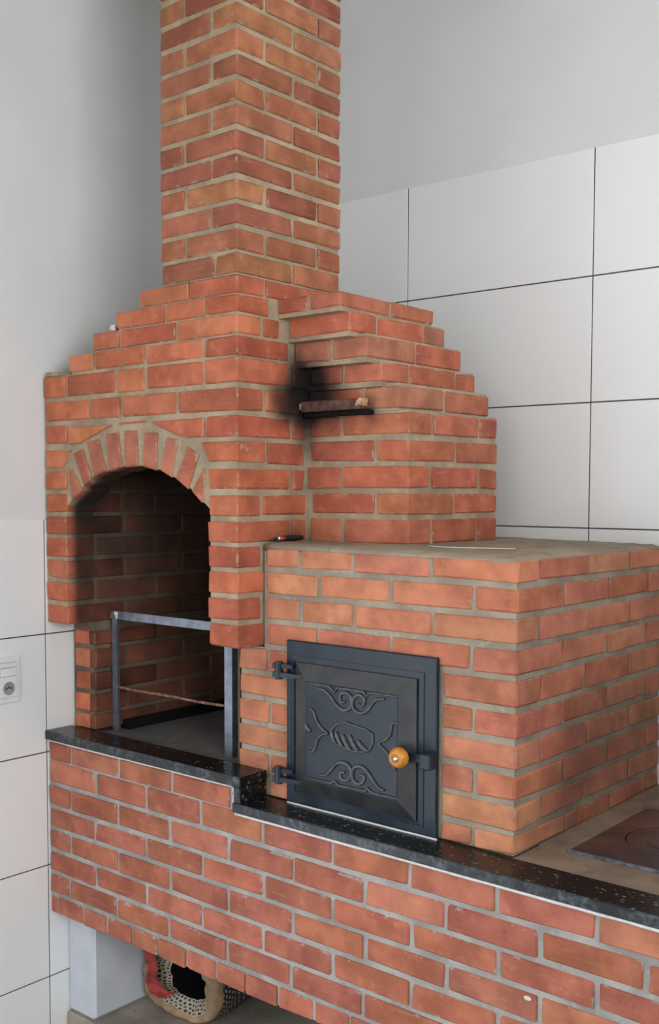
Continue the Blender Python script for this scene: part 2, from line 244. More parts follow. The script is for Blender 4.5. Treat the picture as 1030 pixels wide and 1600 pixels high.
OVEN_BRICKS = "822,930,90,185,1544,1590;941,1099,90,185,1544,1590;1110,1326,90,185,1544,1590;1337,1558,90,180,1544,1590;1463,1558,191,413,1544,1590;1463,1558,424,637,1544,1590;1463,1558,648,844,1544,1590;828,995,90,185,1478,1530;1006,1216,90,185,1478,1530;1227,1442,90,185,1478,1530;1453,1558,90,291,1478,1530;1463,1558,302,520,1478,1530;1463,1558,531,751,1478,1530;1463,1558,762,844,1478,1530;822,934,90,185,1412,1464;945,1105,90,185,1412,1464;1116,1331,90,185,1412,1464;1342,1558,90,184,1412,1464;1463,1558,195,415,1412,1464;1463,1558,426,643,1412,1464;1463,1558,654,844,1412,1464;828,991,90,185,1345,1398;1002,1215,90,185,1345,1398;1226,1437,90,185,1345,1398;1448,1558,90,291,1345,1398;1463,1558,302,520,1345,1398;1463,1558,531,746,1345,1398;1463,1558,757,844,1345,1398;724,821,90,185,1274,1331;832,907,90,185,1274,1331;1369,1558,90,191,1274,1331;1463,1558,202,406,1274,1331;1463,1558,417,638,1274,1331;1463,1558,649,844,1274,1331;724,907,90,185,1208,1260;1369,1444,90,185,1208,1260;1455,1558,90,304,1208,1260;1463,1558,315,525,1208,1260;1463,1558,536,749,1208,1260;1463,1558,760,844,1208,1260;724,829,90,185,1139,1194;840,907,90,185,1139,1194;1369,1558,90,195,1139,1194;1463,1558,206,414,1139,1194;1463,1558,425,652,1139,1194;1463,1558,663,844,1139,1194;724,907,90,185,1072,1125;1369,1448,90,185,1072,1125;1459,1558,90,302,1072,1125;1463,1558,313,527,1072,1125;1463,1558,538,757,1072,1125;1463,1558,768,844,1072,1125;724,826,90,185,1006,1058;837,907,90,185,1006,1058;1369,1558,90,199,1006,1058;1463,1558,210,414,1006,1058;1463,1558,425,650,1006,1058;1463,1558,661,844,1006,1058;724,824,90,185,952,992;835,907,90,185,952,992;1369,1446,90,185,952,992;1457,1558,90,313,952,992;1463,1558,324,547,952,992;1463,1558,558,757,952,992;1463,1558,768,844,952,992"
HOOD_BRICKS = "817,923,266,361,1603,1666;934,1143,266,365,1603,1666;1048,1143,376,584,1603,1666;1048,1143,595,685,1603,1666;825,1033,266,361,1680,1732;1044,1143,266,468,1680,1732;1048,1143,479,685,1680,1732;810,920,266,361,1746,1800;931,1143,266,363,1746,1800;1048,1143,374,588,1746,1800;1048,1143,599,685,1746,1800;819,1031,266,361,1814,1868;1042,1143,266,476,1814,1868;1048,1143,487,685,1814,1868;816,919,266,361,1882,1934;930,1143,266,366,1882,1934;1048,1143,377,586,1882,1934;1048,1143,597,685,1882,1934;821,994,263,358,1948,2002;1005,1113,263,465,1948,2002;1018,1113,476,685,1948,2002;832,938,250,345,2014,2063;949,1068,250,367,2014,2063;973,1068,378,580,2014,2063;973,1068,591,685,2014,2063;806,925,217,312,2073,2127;936,1046,217,426,2073,2127;951,1046,437,646,2073,2127;817,1017,187,297,2135,2186;922,1017,308,504,2135,2186;922,1017,515,607,2135,2186;809,907,148,243,2192,2230;918,1018,148,351,2192,2230;923,1018,362,550,2192,2230"
VOUS = [[[117,1803],[128,1805],[179,1738],[131,1710]],[[140,1844],[181,1857],[223,1775],[188,1751]],[[202,1875],[255,1882],[287,1794],[237,1779]],[[289,1895],[343,1900],[358,1804],[304,1792]],[[370,1902],[420,1902],[427,1805],[372,1802]],[[454,1894],[507,1893],[501,1792],[448,1803]],[[543,1880],[587,1871],[561,1773],[517,1792]],[[625,1852],[667,1830],[626,1742],[579,1770]],[[681,1793],[690,1796],[688,1715],[676,1707],[638,1737]]]
CUT = [[[121,1921],[317,1920],[170,1872],[117,1871]],[[344,1926],[457,1927],[464,1922],[344,1920]],[[483,1922],[689,1925],[688,1876],[611,1876],[518,1906]],[[1,1856],[128,1853],[86,1803],[0,1803]],[[677,1862],[805,1863],[805,1812],[704,1812]]]
INTRADOS = [[105,1690],[131,1709],[188,1751],[237,1779],[304,1792],[372,1803],[427,1804],[498,1792],[517,1792],[561,1773],[626,1743],[676,1707],[699,1689]]

# ------------------------------------------------------------------ geometry helpers
def link_mesh(name, verts, faces, mat, parent=None, loc=(0, 0, 0), uvs=None, smooth=False, mats=None, fmat=None):
    """verts are relative to loc; loc is a world place (parents are unrotated empties)"""
    me = bpy.data.meshes.new(name); me.from_pydata([tuple(v) for v in verts], [], faces)
    for m in (mats or [mat]): me.materials.append(m)
    if fmat:
        for p, i in zip(me.polygons, fmat): p.material_index = i
    if uvs:
        for nm, data in uvs.items():
            l = me.uv_layers.new(name=nm)
            for i, uv in enumerate(data): l.data[i].uv = uv
    if smooth:
        for p in me.polygons: p.use_smooth = True
    me.validate(); me.update()
    o = bpy.data.objects.new(name, me); COL.objects.link(o); place(o, parent, loc)
    return o
WORLD_LOC = {}
def place(o, parent, loc):
    base = Vector((0, 0, 0))
    if parent is not None: o.parent = parent; base = WORLD_LOC[parent.name]
    o.location = Vector(loc) - base; WORLD_LOC[o.name] = Vector(loc)
def thing(name, loc, label, cat, group=None):
    o = bpy.data.objects.new(name, None); o.empty_display_size = 0.05; COL.objects.link(o); place(o, None, loc)
    return tag(o, label, cat, group)
def tag(o, label=None, cat=None, group=None, kind=None):
    if label: o['label'] = label
    if cat: o['category'] = cat
    if group: o['group'] = group
    if kind: o['kind'] = kind
    return o
def bevel_box(hx, hy, hz, r, jit=0.0, rnd=RND, vary=False):
    h = (hx, hy, hz); V = []; idx = {}
    rmax = 0.45 * min(h)
    for i in (-1, 1):
        for j in (-1, 1):
            for k in (-1, 1):
                rr = min(rmax, r * (rnd.choice((0.5, 0.7, 0.9, 1.1, 1.7)) if vary else 1.0))
                s = (i, j, k); jt = [rnd.uniform(-jit, jit) for _ in range(3)]
                for ax in range(3):
                    p = [s[q] * (h[q] - (0 if q == ax else rr)) + jt[q] for q in range(3)]
                    idx[(s, ax)] = len(V); V.append(p)
    F = []; T = []
    cs = [(i, j, k) for i in (-1, 1) for j in (-1, 1) for k in (-1, 1)]
    for ax in range(3):
        a, b = [q for q in range(3) if q != ax]
        for sg in (-1, 1):
            f = []
            for (sa, sb) in ((-1, -1), (1, -1), (1, 1), (-1, 1)):
                s = [0, 0, 0]; s[ax] = sg; s[a] = sa; s[b] = sb; f.append(idx[(tuple(s), ax)])
            F.append(f); T.append((ax, a, b))
    for ax in range(3):
        a, b = [q for q in range(3) if q != ax]
        for sa in (-1, 1):
            for sb in (-1, 1):
                s0 = [0, 0, 0]; s0[a] = sa; s0[b] = sb; s1 = list(s0); s0[ax] = -1; s1[ax] = 1
                F.append([idx[(tuple(s0), a)], idx[(tuple(s1), a)], idx[(tuple(s1), b)], idx[(tuple(s0), b)]]); T.append(None)
    for s in cs: F.append([idx[(s, 0)], idx[(s, 1)], idx[(s, 2)]]); T.append(None)
    for f in F:
        p0, p1, p2 = (Vector(V[f[q]]) for q in range(3)); n = (p1 - p0).cross(p2 - p0); c = sum((Vector(V[q]) for q in f), Vector()) / len(f)
        if n.dot(c) < 0: f.reverse()
    lo = []; hi = []
    for f, t in zip(F, T):
        for q in f:
            if t is None: lo.append((0.002, 0.002)); hi.append((0.002, 0.002))
            else:
                _, a, b = t; lo.append((V[q][a] + h[a], V[q][b] + h[b])); hi.append((h[a] - V[q][a], h[b] - V[q][b]))
    return V, F, {'lo': lo, 'hi': hi}
def box(name, x0, x1, y0, y1, z0, z1, mat, parent=None, r=0.002, mats=None, front=None):
    V, F, _ = bevel_box((x1 - x0) / 2, (y1 - y0) / 2, (z1 - z0) / 2, r)
    return link_mesh(name, V, F, mat, parent, ((x0 + x1) / 2, (y0 + y1) / 2, (z0 + z1) / 2))
def boxes(name, L, mat, parent=None, loc=None):
    """several plain boxes of ONE part (a core built of blocks)"""
    V = []; F = []; loc = Vector(loc or ((L[0][0] + L[0][1]) / 2, (L[0][2] + L[0][3]) / 2, L[0][4]))
    for x0, x1, y0, y1, z0, z1 in L:
        n = len(V)
        V += [Vector(p) - loc for p in ((x0, y0, z0), (x1, y0, z0), (x1, y1, z0), (x0, y1, z0), (x0, y0, z1), (x1, y0, z1), (x1, y1, z1), (x0, y1, z1))]
        F += [[n + q for q in f] for f in ((3, 2, 1, 0), (4, 5, 6, 7), (0, 1, 5, 4), (1, 2, 6, 5), (2, 3, 7, 6), (3, 0, 4, 7))]
    return link_mesh(name, V, F, mat, parent, loc)
def prism_xz(name, poly, y0, y1, mat, parent=None, r=0.003, uv=True):
    """polygon in the X-Z plane, extruded back along Y, front edge eased"""
    n = len(poly); c = Vector((sum(p[0] for p in poly) / n, y0, sum(p[1] for p in poly) / n))
    area = sum(poly[i][0] * poly[(i + 1) % n][1] - poly[(i + 1) % n][0] * poly[i][1] for i in range(n))
    if area < 0: poly = poly[::-1]
    inn = []
    for i in range(n):
        p = Vector(poly[i]); a = (Vector(poly[i - 1]) - p).normalized(); b = (Vector(poly[(i + 1) % n]) - p).normalized()
        d = a + b; d = d.normalized() if d.length > 1e-4 else Vector((-b.y, b.x)); s = max(0.35, abs(a.x * d.y - a.y * d.x)); inn.append(p + d * min(r / s, r * 2.2))
    V = [(p.x - c.x, 0, p.y - c.z) for p in inn] + [(p[0] - c.x, r, p[1] - c.z) for p in poly] + [(p[0] - c.x, y1 - y0, p[1] - c.z) for p in poly]
    F = [list(range(n))] + [[i + n, (i + 1) % n + n, (i + 1) % n, i] for i in range(n)] + [[i + 2 * n, (i + 1) % n + 2 * n, (i + 1) % n + n, i + n] for i in range(n)] + [list(range(3 * n - 1, 2 * n - 1, -1))]
    nl = sum(len(f) for f in F); lo = [(0.012, 0.012)] * n + [(0.002, 0.002)] * (nl - n)
    return link_mesh(name, V, F, mat, parent, c, {'lo': lo, 'hi': lo} if uv else None)
def tube(name, pts, rad, mat, parent=None, seg=8, flat=1.0, axis=None, closed=False, taper=None, smooth=True):
    """swept tube through world points; flat squeezes it along `axis`"""
    P = [Vector(p) for p in pts]; c = P[0].copy(); n = len(P); V = []; F = []
    up = Vector(axis) if axis else Vector((0, 0, 1))
    for i, p in enumerate(P):
        if closed: t = P[(i + 1) % n] - P[i - 1]
        else: t = P[min(i + 1, n - 1)] - P[max(i - 1, 0)]
        t.normalize(); s = t.cross(up); s = s.normalized() if s.length > 1e-5 else t.orthogonal().normalized()
        u = s.cross(t).normalized(); rr = rad * (taper[i] if taper else 1.0)
        for q in range(seg):
            a = 2 * math.pi * q / seg; V.append(p - c + s * math.cos(a) * rr + u * math.sin(a) * rr * flat)
    m = n if closed else n - 1
    for i in range(m):
        for q in range(seg):
            a0 = i * seg + q; a1 = i * seg + (q + 1) % seg; b0 = ((i + 1) % n) * seg + q; b1 = ((i + 1) % n) * seg + (q + 1) % seg
            F.append([a0, b0, b1, a1])
    if not closed: F.append(list(range(seg))); F.append([(n - 1) * seg + q for q in range(seg - 1, -1, -1)])
    return link_mesh(name, V, F, mat, parent, c, smooth=smooth)
def smooth_path(pts, k=4):
    P = [Vector(p) for p in pts]; out = []
    for i in range(len(P) - 1):
        a, b, c, d = P[max(i - 1, 0)], P[i], P[i + 1], P[min(i + 2, len(P) - 1)]
        for q in range(k):
            t = q / k; out.append(0.5 * ((2 * b) + (c - a) * t + (2 * a - 5 * b + 4 * c - d) * t * t + (3 * b - a - 3 * c + d) * t ** 3))
    out.append(P[-1]); return out
def lathe(name, prof, loc, axis, mat, parent=None, seg=24, smooth=True):
    """profile (radius, distance along axis)"""
    ax = Vector(axis).normalized(); s = ax.orthogonal().normalized(); u = ax.cross(s); V = []; F = []; n = len(prof)
    for r, d in prof:
        for q in range(seg):
            a = 2 * math.pi * q / seg; V.append(ax * d + (s * math.cos(a) + u * math.sin(a)) * max(r, 1e-5))
    for i in range(n - 1):
        for q in range(seg): F.append([i * seg + q, i * seg + (q + 1) % seg, (i + 1) * seg + (q + 1) % seg, (i + 1) * seg + q])
    F.append(list(range(seg - 1, -1, -1))); F.append([(n - 1) * seg + q for q in range(seg)])
    return link_mesh(name, V, F, mat, parent, loc, smooth=smooth)

def brick_colour(kind):
    r = RND.random(); v = RND.uniform(0.86, 1.12)
    if kind == 'base': c = (0.42, 0.142, 0.090) if r < 0.8 else (0.46, 0.172, 0.106)
    elif kind == 'chimney': c = (0.37, 0.128, 0.073) if r < 0.55 else ((0.41, 0.16, 0.085) if r < 0.8 else (0.32, 0.105, 0.064))
    elif kind == 'hood': c = (0.49, 0.145, 0.086) if r < 0.6 else ((0.50, 0.165, 0.094) if r < 0.85 else (0.40, 0.155, 0.100))
    elif kind == 'oven': c = (0.53, 0.195, 0.118) if r < 0.6 else ((0.55, 0.225, 0.130) if r < 0.85 else (0.48, 0.160, 0.098))
    else: c = (0.51, 0.150, 0.080) if r < 0.6 else ((0.52, 0.176, 0.092) if r < 0.8 else (0.45, 0.122, 0.067))
    return (c[0] * v, c[1] * v * RND.uniform(0.94, 1.06), c[2] * v * RND.uniform(0.92, 1.08), 1)
def lay_bricks(data, parent, mat, kind, r=0.0038, vary=True, proud=0.0015):
    for row in data.split(';'):
        x0, x1, y0, y1, z0, z1 = [int(t) / 1000 for t in row.split(',')]
        V, F, uv = bevel_box((x1 - x0) / 2, (y1 - y0) / 2, (z1 - z0) / 2, r, 0.0011, RND, vary)
        c = Vector(((x0 + x1) / 2, (y0 + y1) / 2, (z0 + z1) / 2)) + Vector((RND.uniform(-1, 1) * proud * 0.5, RND.uniform(-1, 1) * proud, RND.uniform(-1, 1) * 0.0008))
        o = link_mesh('brick', V, F, mat, parent, c, uv)
        o.rotation_euler = (RND.gauss(0, 0.003), RND.gauss(0, 0.004), RND.gauss(0, 0.003))
        o.color = brick_colour(kind)

# ------------------------------------------------------------------ the room
A_, B_, D_, XA, XO, XC, YC = 0.0897, 0.2657, 0.8500, 0.8091, 1.5578, 0.5261, 0.4018
ROOF_Z = 3.36; ROOF_Y = -3.6; XR = 4.7
def structure(o, label=None): o['kind'] = 'structure'; 
def struct_box(name, L, mat, label=None):
    o = boxes(name, L, mat); o['kind'] = 'structure'
    if label: o['label'] = label
    return o
floor = struct_box('floor', [(-0.15, 7.0, -9.0, 1.0, -0.12, 0.0)], M_FLOOR, 'bare cement floor in front of the brick stove')
wall_left = struct_box('wall_left', [(-0.20, -0.006, -1.25, 1.0, 0.0, ROOF_Z)], M_PLASTER, 'pale plastered side wall with white tiles on its lower part')
wall_back = struct_box('wall_back', [(-0.006, XR, D_ + 0.006, 1.0, 0.0, ROOF_Z)], M_PLASTER, 'pale plastered rear wall with a band of large white tiles')
wall_right = struct_box('wall_right', [(XR, XR + 0.15, -3.6, 1.0, 0.0, 1.45), (XR, XR + 0.15, -3.6, 1.0, 2.95, ROOF_Z), (XR, XR + 0.15, -0.85, 1.0, 1.45, 2.95), (XR, XR + 0.15, -3.6, -2.85, 1.45, 2.95)], M_PLASTER, 'pale plastered wall across the room with a wide open window')
trim_1 = struct_box('added_beam_1', [(-0.20, -0.006, -3.6, -1.25, 1.98, ROOF_Z)], M_PLASTER, 'added unseen plastered beam cutting sky light from the open side')  # added out of view to hold sky light off the chimney front
added_wall_front = struct_box('added_wall_front', [(-0.20, XR + 0.15, -3.75, -3.6, 1.98, ROOF_Z + 0.12), (3.3, XR + 0.15, -3.75, -3.6, 0.0, 1.98)], M_PLASTER, 'added unseen plastered beam and wall cutting sky light from the open front')  # unseen addition that cuts sky light on the upper masonry
added_partition = struct_box('added_partition', [(2.95, 3.07, -0.85, D_, 0.0, 2.05)], M_PLASTER, 'added unseen low partition that shades the right side of the oven')  # added out of view to keep window light off the oven side
ceiling = struct_box('ceiling', [(-0.20, XR + 0.15, ROOF_Y, 1.0, ROOF_Z, ROOF_Z + 0.12)], M_CEILING, 'white painted ceiling slab')
def tile_wall(parent, along, cuts, rows, plane, thick=0.008, gap=0.0038):
    """each glazed tile a slab of its own, dark joints behind"""
    for c0, c1 in zip(cuts[:-1], cuts[1:]):
        for z1, z0 in zip(rows[:-1], rows[1:]):
            g = gap / 2
            if along == 'Y': box('tile', plane - thick, plane, c0 + g, c1 - g, z0 + g, z1 - g, M_TILE, parent, 0.0007)
            else: box('tile', c0 + g, c1 - g, plane, plane + thick, z0 + g, z1 - g, M_TILE, parent, 0.0007)
tile_wall(wall_left, 'Y', [-1.203, -0.603, -0.003, 0.597, D_ - 0.001], [1.652, 1.3075, 0.949, 0.601, 0.2535, 0.0], 0.0)
boxes('grout_bed', [(-0.0065, -0.0025, -1.203, D_, 0.0, 1.650)], M_GROUT, wall_left)
tile_wall(wall_back, 'X', [0.0, 0.083, 0.711, 1.339, 1.967, 2.595, 3.223, 3.851, XR], [2.6795, 2.3316, 1.9855, 1.6368, 1.289, 0.941, 0.593], D_)
boxes('grout_bed', [(0.0, XR, D_ + 0.0025, D_ + 0.0065, 0.593, 2.678)], M_GROUT, wall_back)

# ------------------------------------------------------------------ brick counter base
t = thing('brick_counter_base', (1.2, 0.3, 0.458), 'long low red brick counter wall carrying the oven and barbecue, grey mortar joints', 'counter')
lay_bricks(BASE_BRICKS, t, M_BRICK_BASE, 'base', 0.0036)
boxes('mortar_bed', [(0.001, 2.452, 0.0052, 0.098, 0.461, 0.921), (0.001, 0.790, 0.0052, 0.098, 0.921, 0.984)], M_MORTAR_BASE, t)
boxes('counter_slab', [(0.001, 2.452, 0.098, D_ - 0.001, 0.461, 0.940)], M_CONCRETE, t)
# white pier and plinth carrying the counter
p = tag(box('support_pier', 0.001, 0.129, 0.061, D_ - 0.004, 0.125, 0.4605, M_PAINT_PIER, None, 0.012), 'whitewashed masonry pier under the left end of the brick counter', 'pier')
p = tag(box('support_pier', 2.20, 2.33, 0.061, D_ - 0.004, 0.125, 0.4605, M_PAINT_PIER, None, 0.012), 'whitewashed masonry pier under the right end of the brick counter', 'pier')
p = tag(box('concrete_plinth', 0.001, 2.46, 0.054, D_ - 0.002, 0.0, 0.125, M_CONCRETE, None, 0.006), 'low rough concrete plinth on the floor beneath the counter', 'plinth')

# ------------------------------------------------------------------ granite ledge
def granite_box(name, x0, x1, y0, y1, z0, z1, parent):
    V, F, _ = bevel_box((x1 - x0) / 2, (y1 - y0) / 2, (z1 - z0) / 2, 0.0022)
    fm = []
    for f in F:
        c = sum((Vector(V[q]) for q in f), Vector()) / len(f); n = (Vector(V[f[1]]) - Vector(V[f[0]])).cross(Vector(V[f[2]]) - Vector(V[f[0]])).normalized()
        fm.append(1 if n.y < -0.6 else 0)
    return link_mesh(name, V, F, None, parent, ((x0 + x1) / 2, (y0 + y1) / 2, (z0 + z1) / 2), mats=[M_GRANITE, M_GRANITE_EDGE], fmat=fm)
t = thing('granite_ledge', (0.81, 0.04, 0.925), 'stepped black granite ledge capping the brick counter', 'ledge')
granite_box('slab', 0.002, 0.8265, -0.012, 0.0885, 0.990, 1.017, t)['label'] = 'higher polished black slab under the arched firebox'
granite_box('riser', 0.803, 0.8265, -0.0115, 0.0885, 0.9255, 0.9895, t)['label'] = 'short upright black piece joining the two slabs'
granite_box('slab', 0.8035, 2.452, -0.0165, 0.0885, 0.9255, 0.9500, t)['label'] = 'lower speckled black slab in front of the oven door'
tube('caulk_line', [(0.006 + 0.0523 * i, -0.001 + RND.uniform(-0.0015, 0.0008), 0.9872 + RND.uniform(-0.0008, 0.0006)) for i in range(16)], 0.0042, M_CAULK, t, 6)
tube('caulk_line', [(0.797 + RND.uniform(-0.001, 0.001), -0.001, 0.985 - 0.0065 * i) for i in range(10)], 0.0050, M_CAULK, t, 6)
tube('caulk_line', [(0.806 + 0.05 * i, -0.0075 + RND.uniform(-0.0012, 0.0008), 0.9212 + RND.uniform(-0.0006, 0.0006)) for i in range(34)], 0.0045, M_CAULK, t, 6)

# ------------------------------------------------------------------ arched barbecue
bbq = thing('brick_barbecue', (0.40, 0.30, 1.017), 'arched red brick barbecue firebox with stepped shoulder beside the tiled wall', 'barbecue')
lay_bricks(BARBECUE_BRICKS, bbq, M_BRICK, 'barbecue', 0.0036)
lay_bricks(PIER_BRICKS, bbq, M_BRICK, 'barbecue', 0.0036)
lay_bricks(INNER_BRICKS, bbq, M_BRICK_SOOT_SHADE, 'barbecue', 0.003)
for P in VOUS:
    o = prism_xz('arch_brick', [(x / 1000, z / 1000) for x, z in P], RND.uniform(-0.002, 0.001), 0.105, M_BRICK, bbq, 0.004); o.color = brick_colour('base')
for i, P in enumerate(CUT):
    o = prism_xz('cut_brick', [(x / 1000 + (0.004 if i == 4 and x > 800 else 0) + (0.006 if x < 3 else 0), z / 1000) for x, z in P], RND.uniform(-0.002, 0.001), 0.102, M_BRICK, bbq, 0.004); o.color = brick_colour('barbecue')
# mortar carcass of the front with the arch cut out of it
arch = [(x / 1000, z / 1000) for x, z in INTRADOS]
out_l = [(0.001, 1.344), (0.099, 1.344), (0.099, 1.690)] + [(x + (0.004 if x < 0.4 else -0.004) * (-1 if True else 1), z + 0.003) for x, z in arch[1:-1]] + [(0.707, 1.690), (0.707, 1.349), (XA - 0.0055, 1.349), (XA - 0.0055, 2.273)]
for zt, zb, x in ((2.273, 2.228, 0.442), (2.228, 2.180, 0.341), (2.180, 2.127, 0.238), (2.127, 2.075, 0.127), (2.075, 2.005, 0.001)):
    out_l += [(x + 0.004, zt - 0.003), (x + 0.004, zb - 0.003)] if zb > 2.01 else [(0.001, zt - 0.003)]
def carcass(name, poly, y0, y1, mat, parent):
    import bmesh
    bm = bmesh.new(); c = Vector((0.4, y0, 1.344))
    vs = [bm.verts.new((x - c.x, 0, z - c.z)) for x, z in poly]; f = bm.faces.new(vs)
    r = bmesh.ops.extrude_face_region(bm, geom=[f])
    bmesh.ops.translate(bm, vec=(0, y1 - y0, 0), verts=[e for e in r['geom'] if isinstance(e, bmesh.types.BMVert)])
    bmesh.ops.triangulate(bm, faces=bm.faces[:], ngon_method='EAR_CLIP'); bmesh.ops.recalc_face_normals(bm, faces=bm.faces[:])
    me = bpy.data.meshes.new(name); bm.to_mesh(me); bm.free(); me.materials.append(mat)
    o = bpy.data.objects.new(name, me); COL.objects.link(o); place(o, parent, c); return o
carcass('mortar_bed', out_l, 0.0055, 0.100, M_MORTAR, bbq)
boxes('side_wall', [(0.715, XA - 0.0055, 0.100, 0.78, 1.349, 2.07), (0.725, XA - 0.0055, 0.1865, 0.78, 0.952, 1.349), (0.45, XA - 0.0055, 0.100, YC - 0.004, 2.07, 2.273)], M_MORTAR, bbq)
boxes('upper_masonry', [(0.135, 0.45, 0.100, YC, 2.075, 2.125), (0.245, 0.45, 0.100, YC, 2.125, 2.178), (0.345, 0.45, 0.1, YC, 2.178, 2.226), (0.001, 0.72, 0.100, 0.845, 2.00, 2.075)], M_MORTAR_SOOT_SHADE, bbq)
boxes('inner_mortar', [(0.001, 0.0995, 0.100, 0.78, 1.344, 2.005), (0.010, 0.106, A_ + 0.005, 0.78, 1.017, 1.344), (0.001, 0.72, 0.78, 0.845, 1.0, 2.005), (0.710, 0.7165, 0.1, 0.78, 1.0, 2.005)], M_MORTAR_SOOT_SHADE, bbq)
boxes('firebox_floor', [(0.001, 0.724, 0.0890, 0.78, 0.9405, 1.006)], M_ASH, bbq)
o = boxes('grate_rail', [(0.1205, 0.150, 0.19, 0.70, 1.0065, 1.034)], M_DEEP_BLACK, bbq)

V = []; F = []
for i in range(9):
    x = 0.004 + 0.0145 * i; h = 0.012 * (1 - i / 9) + RND.uniform(0.001, 0.005)
    for y, z in ((0.003, 0.0), (0.010, h), (0.11, h + 0.004), (0.12, 0.0)): V.append((x - 0.06, y + RND.uniform(-0.002, 0.002) - 0.06, z))
for i in range(8):
    for q in range(4): a = 4 * i + q; b = 4 * i + (q + 1) % 4; F.append([a, a + 4, b + 4, b])
F += [[0, 1, 2, 3], [35, 34, 33, 32]]
link_mesh('mortar_fillet', V, F, M_MORTAR, bbq, (0.06, 0.06, 2.0725))

# ------------------------------------------------------------------ chimney
t = thing('brick_chimney', (0.667, 0.20, 2.275), 'square red brick chimney stack rising above the barbecue', 'chimney')
lay_bricks(CHIMNEY_BRICKS, t, M_BRICK, 'chimney', 0.0034)
boxes('mortar_bed', [(XC + 0.0055, XA - 0.0055, 0.0045, YC - 0.0055, 2.274, 3.357)], M_MORTAR, t)

# ------------------------------------------------------------------ oven
oven = thing('brick_oven', (1.18, 0.39, 0.95), 'boxy red brick bread oven with a black iron door', 'oven')
lay_bricks(OVEN_BRICKS, oven, M_BRICK_OVEN, 'oven', 0.0036)
boxes('mortar_bed', [(0.812, XO - 0.0055, A_ + 0.0055, D_ - 0.0015, 0.951, 1.5855), (0.7285, 0.811, A_ + 0.0055, 0.186, 0.952, 1.335)], M_MORTAR_OVEN, oven)
nx, ny = 26, 18; V = []; F = []
for top in (1, 0):
    for j in range(ny + 1):
        for i in range(nx + 1):
            x = 0.813 + (XO - 0.003 - 0.813) * i / nx; y = A_ + 0.003 + (D_ - 0.002 - A_ - 0.003) * j / ny
            edge = min(i, nx - i + 99, j) == 0 or i == nx or j == 0
            V.append((x - 1.18, y - 0.39, ((0.022 - 0.010 * i / nx + RND.uniform(-0.0012, 0.0012)) - (0.006 if edge else 0)) if top else 0.0))
N = (nx + 1) * (ny + 1)
for j in range(ny):
    for i in range(nx):
        q = j * (nx + 1) + i; F.append([q, q + 1, q + nx + 2, q + nx + 1]); F.append([N + q + nx + 1, N + q + nx + 2, N + q + 1, N + q])
for i in range(nx): F.append([N + i, N + i + 1, i + 1, i])
for j in range(ny): q = j * (nx + 1) + nx; F.append([N + q, N + q + nx + 1, q + nx + 1, q]); q = j * (nx + 1); F.append([q, q + nx + 1, N + q + nx + 1, N + q])
link_mesh('cement_top', V, F, M_CEMENT_TOP, oven, (1.18, 0.39, 1.586), smooth=True)['label'] = 'rough tan cement screed on top of the oven'

V, F, uv = bevel_box(0.006, 0.021, 0.017, 0.003, 0.003, RND, True)
o = link_mesh('brick_chip', V, F, M_BRICK_OVEN, oven, (XO - 0.0005, 0.405, 0.974), uv); o.color = (0.62, 0.20, 0.07, 1); o['label'] = 'freshly broken orange brick end'
# iron door of the oven: the frame plate with everything that hangs on it
PX0, PX1, PZ0, PZ1 = 0.903, 1.361, 0.953, 1.365
door = box('oven_door', PX0, PX1, 0.0785, 0.0905, PZ0, PZ1, M_IRON, oven, 0.0025); door['label'] = 'black cast iron oven door with scroll ornament'
def frame_ring(name, ox0, ox1, oz0, oz1, w, y0, y1, r_in, mat, parent):
    """rectangular ring: outer rect, inner rect, sloping front"""
    O = [(ox0, oz0), (ox1, oz0), (ox1, oz1), (ox0, oz1)]; I = [(ox0 + w, oz0 + w), (ox1 - w, oz0 + w), (ox1 - w, oz1 - w), (ox0 + w, oz1 - w)]
    c = Vector(((ox0 + ox1) / 2, y1, (oz0 + oz1) / 2)); V = []
    for P, y in ((O, y1), (O, y0 + r_in), (I, y0), (I, y1)): V += [Vector((x, y, z)) - c for x, z in P]
    F = []
    for k in range(3):
        for i in range(4): F.append([4 * k + i, 4 * k + (i + 1) % 4, 4 * (k + 1) + (i + 1) % 4, 4 * (k + 1) + i])
    return link_mesh(name, V, F, mat, parent, c)
frame_ring('frame_lip', 0.921, 1.327, 0.972, 1.328, 0.012, 0.0755, 0.0785, 0.0008, M_IRON, door)
# door leaf: chamfered raised panel with a sunk field
O = [(0.940, 0.984), (1.309, 0.984), (1.309, 1.312), (0.940, 1.312)]
I = [(0.985, 1.026), (1.268, 1.026), (1.268, 1.272), (0.985, 1.272)]
J = [(0.989, 1.030), (1.264, 1.030), (1.264, 1.268), (0.989, 1.268)]
c = Vector((1.12, 0.078, 1.148)); V = []
for P, y in ((O, 0.0782), (O, 0.0735), (I, 0.0585), (J, 0.0600)): V += [Vector((x, y, z)) - c for x, z in P]
F = [[4 * k + i, 4 * k + (i + 1) % 4, 4 * (k + 1) + (i + 1) % 4, 4 * (k + 1) + i] for k in range(3) for i in range(4)] + [[12, 13, 14, 15]]
link_mesh('door_leaf', V, F, None, door, c, mats=[M_IRON, M_IRON_RUBBED], fmat=[0] * 4 + [1] * 4 + [0] * 5)
YS = 0.0578; SH = 0.0165
def scroll(name, pts, rad=0.0042, close=False, k=4, mat=None):
    P = smooth_path([(x / 1000 + SH, YS, z / 1000) for x, z in pts], k) if k > 1 else [Vector((x / 1000 + SH, YS, z / 1000)) for x, z in pts]
    n = len(P); tp = None if close or k == 1 else [0.75 + 0.35 * math.sin(math.pi * i / (n - 1)) for i in range(n)]
    return tube(name, P, rad, mat or M_IRON_WORN, door, 6, 0.9, (0, 1, 0), close, tp)
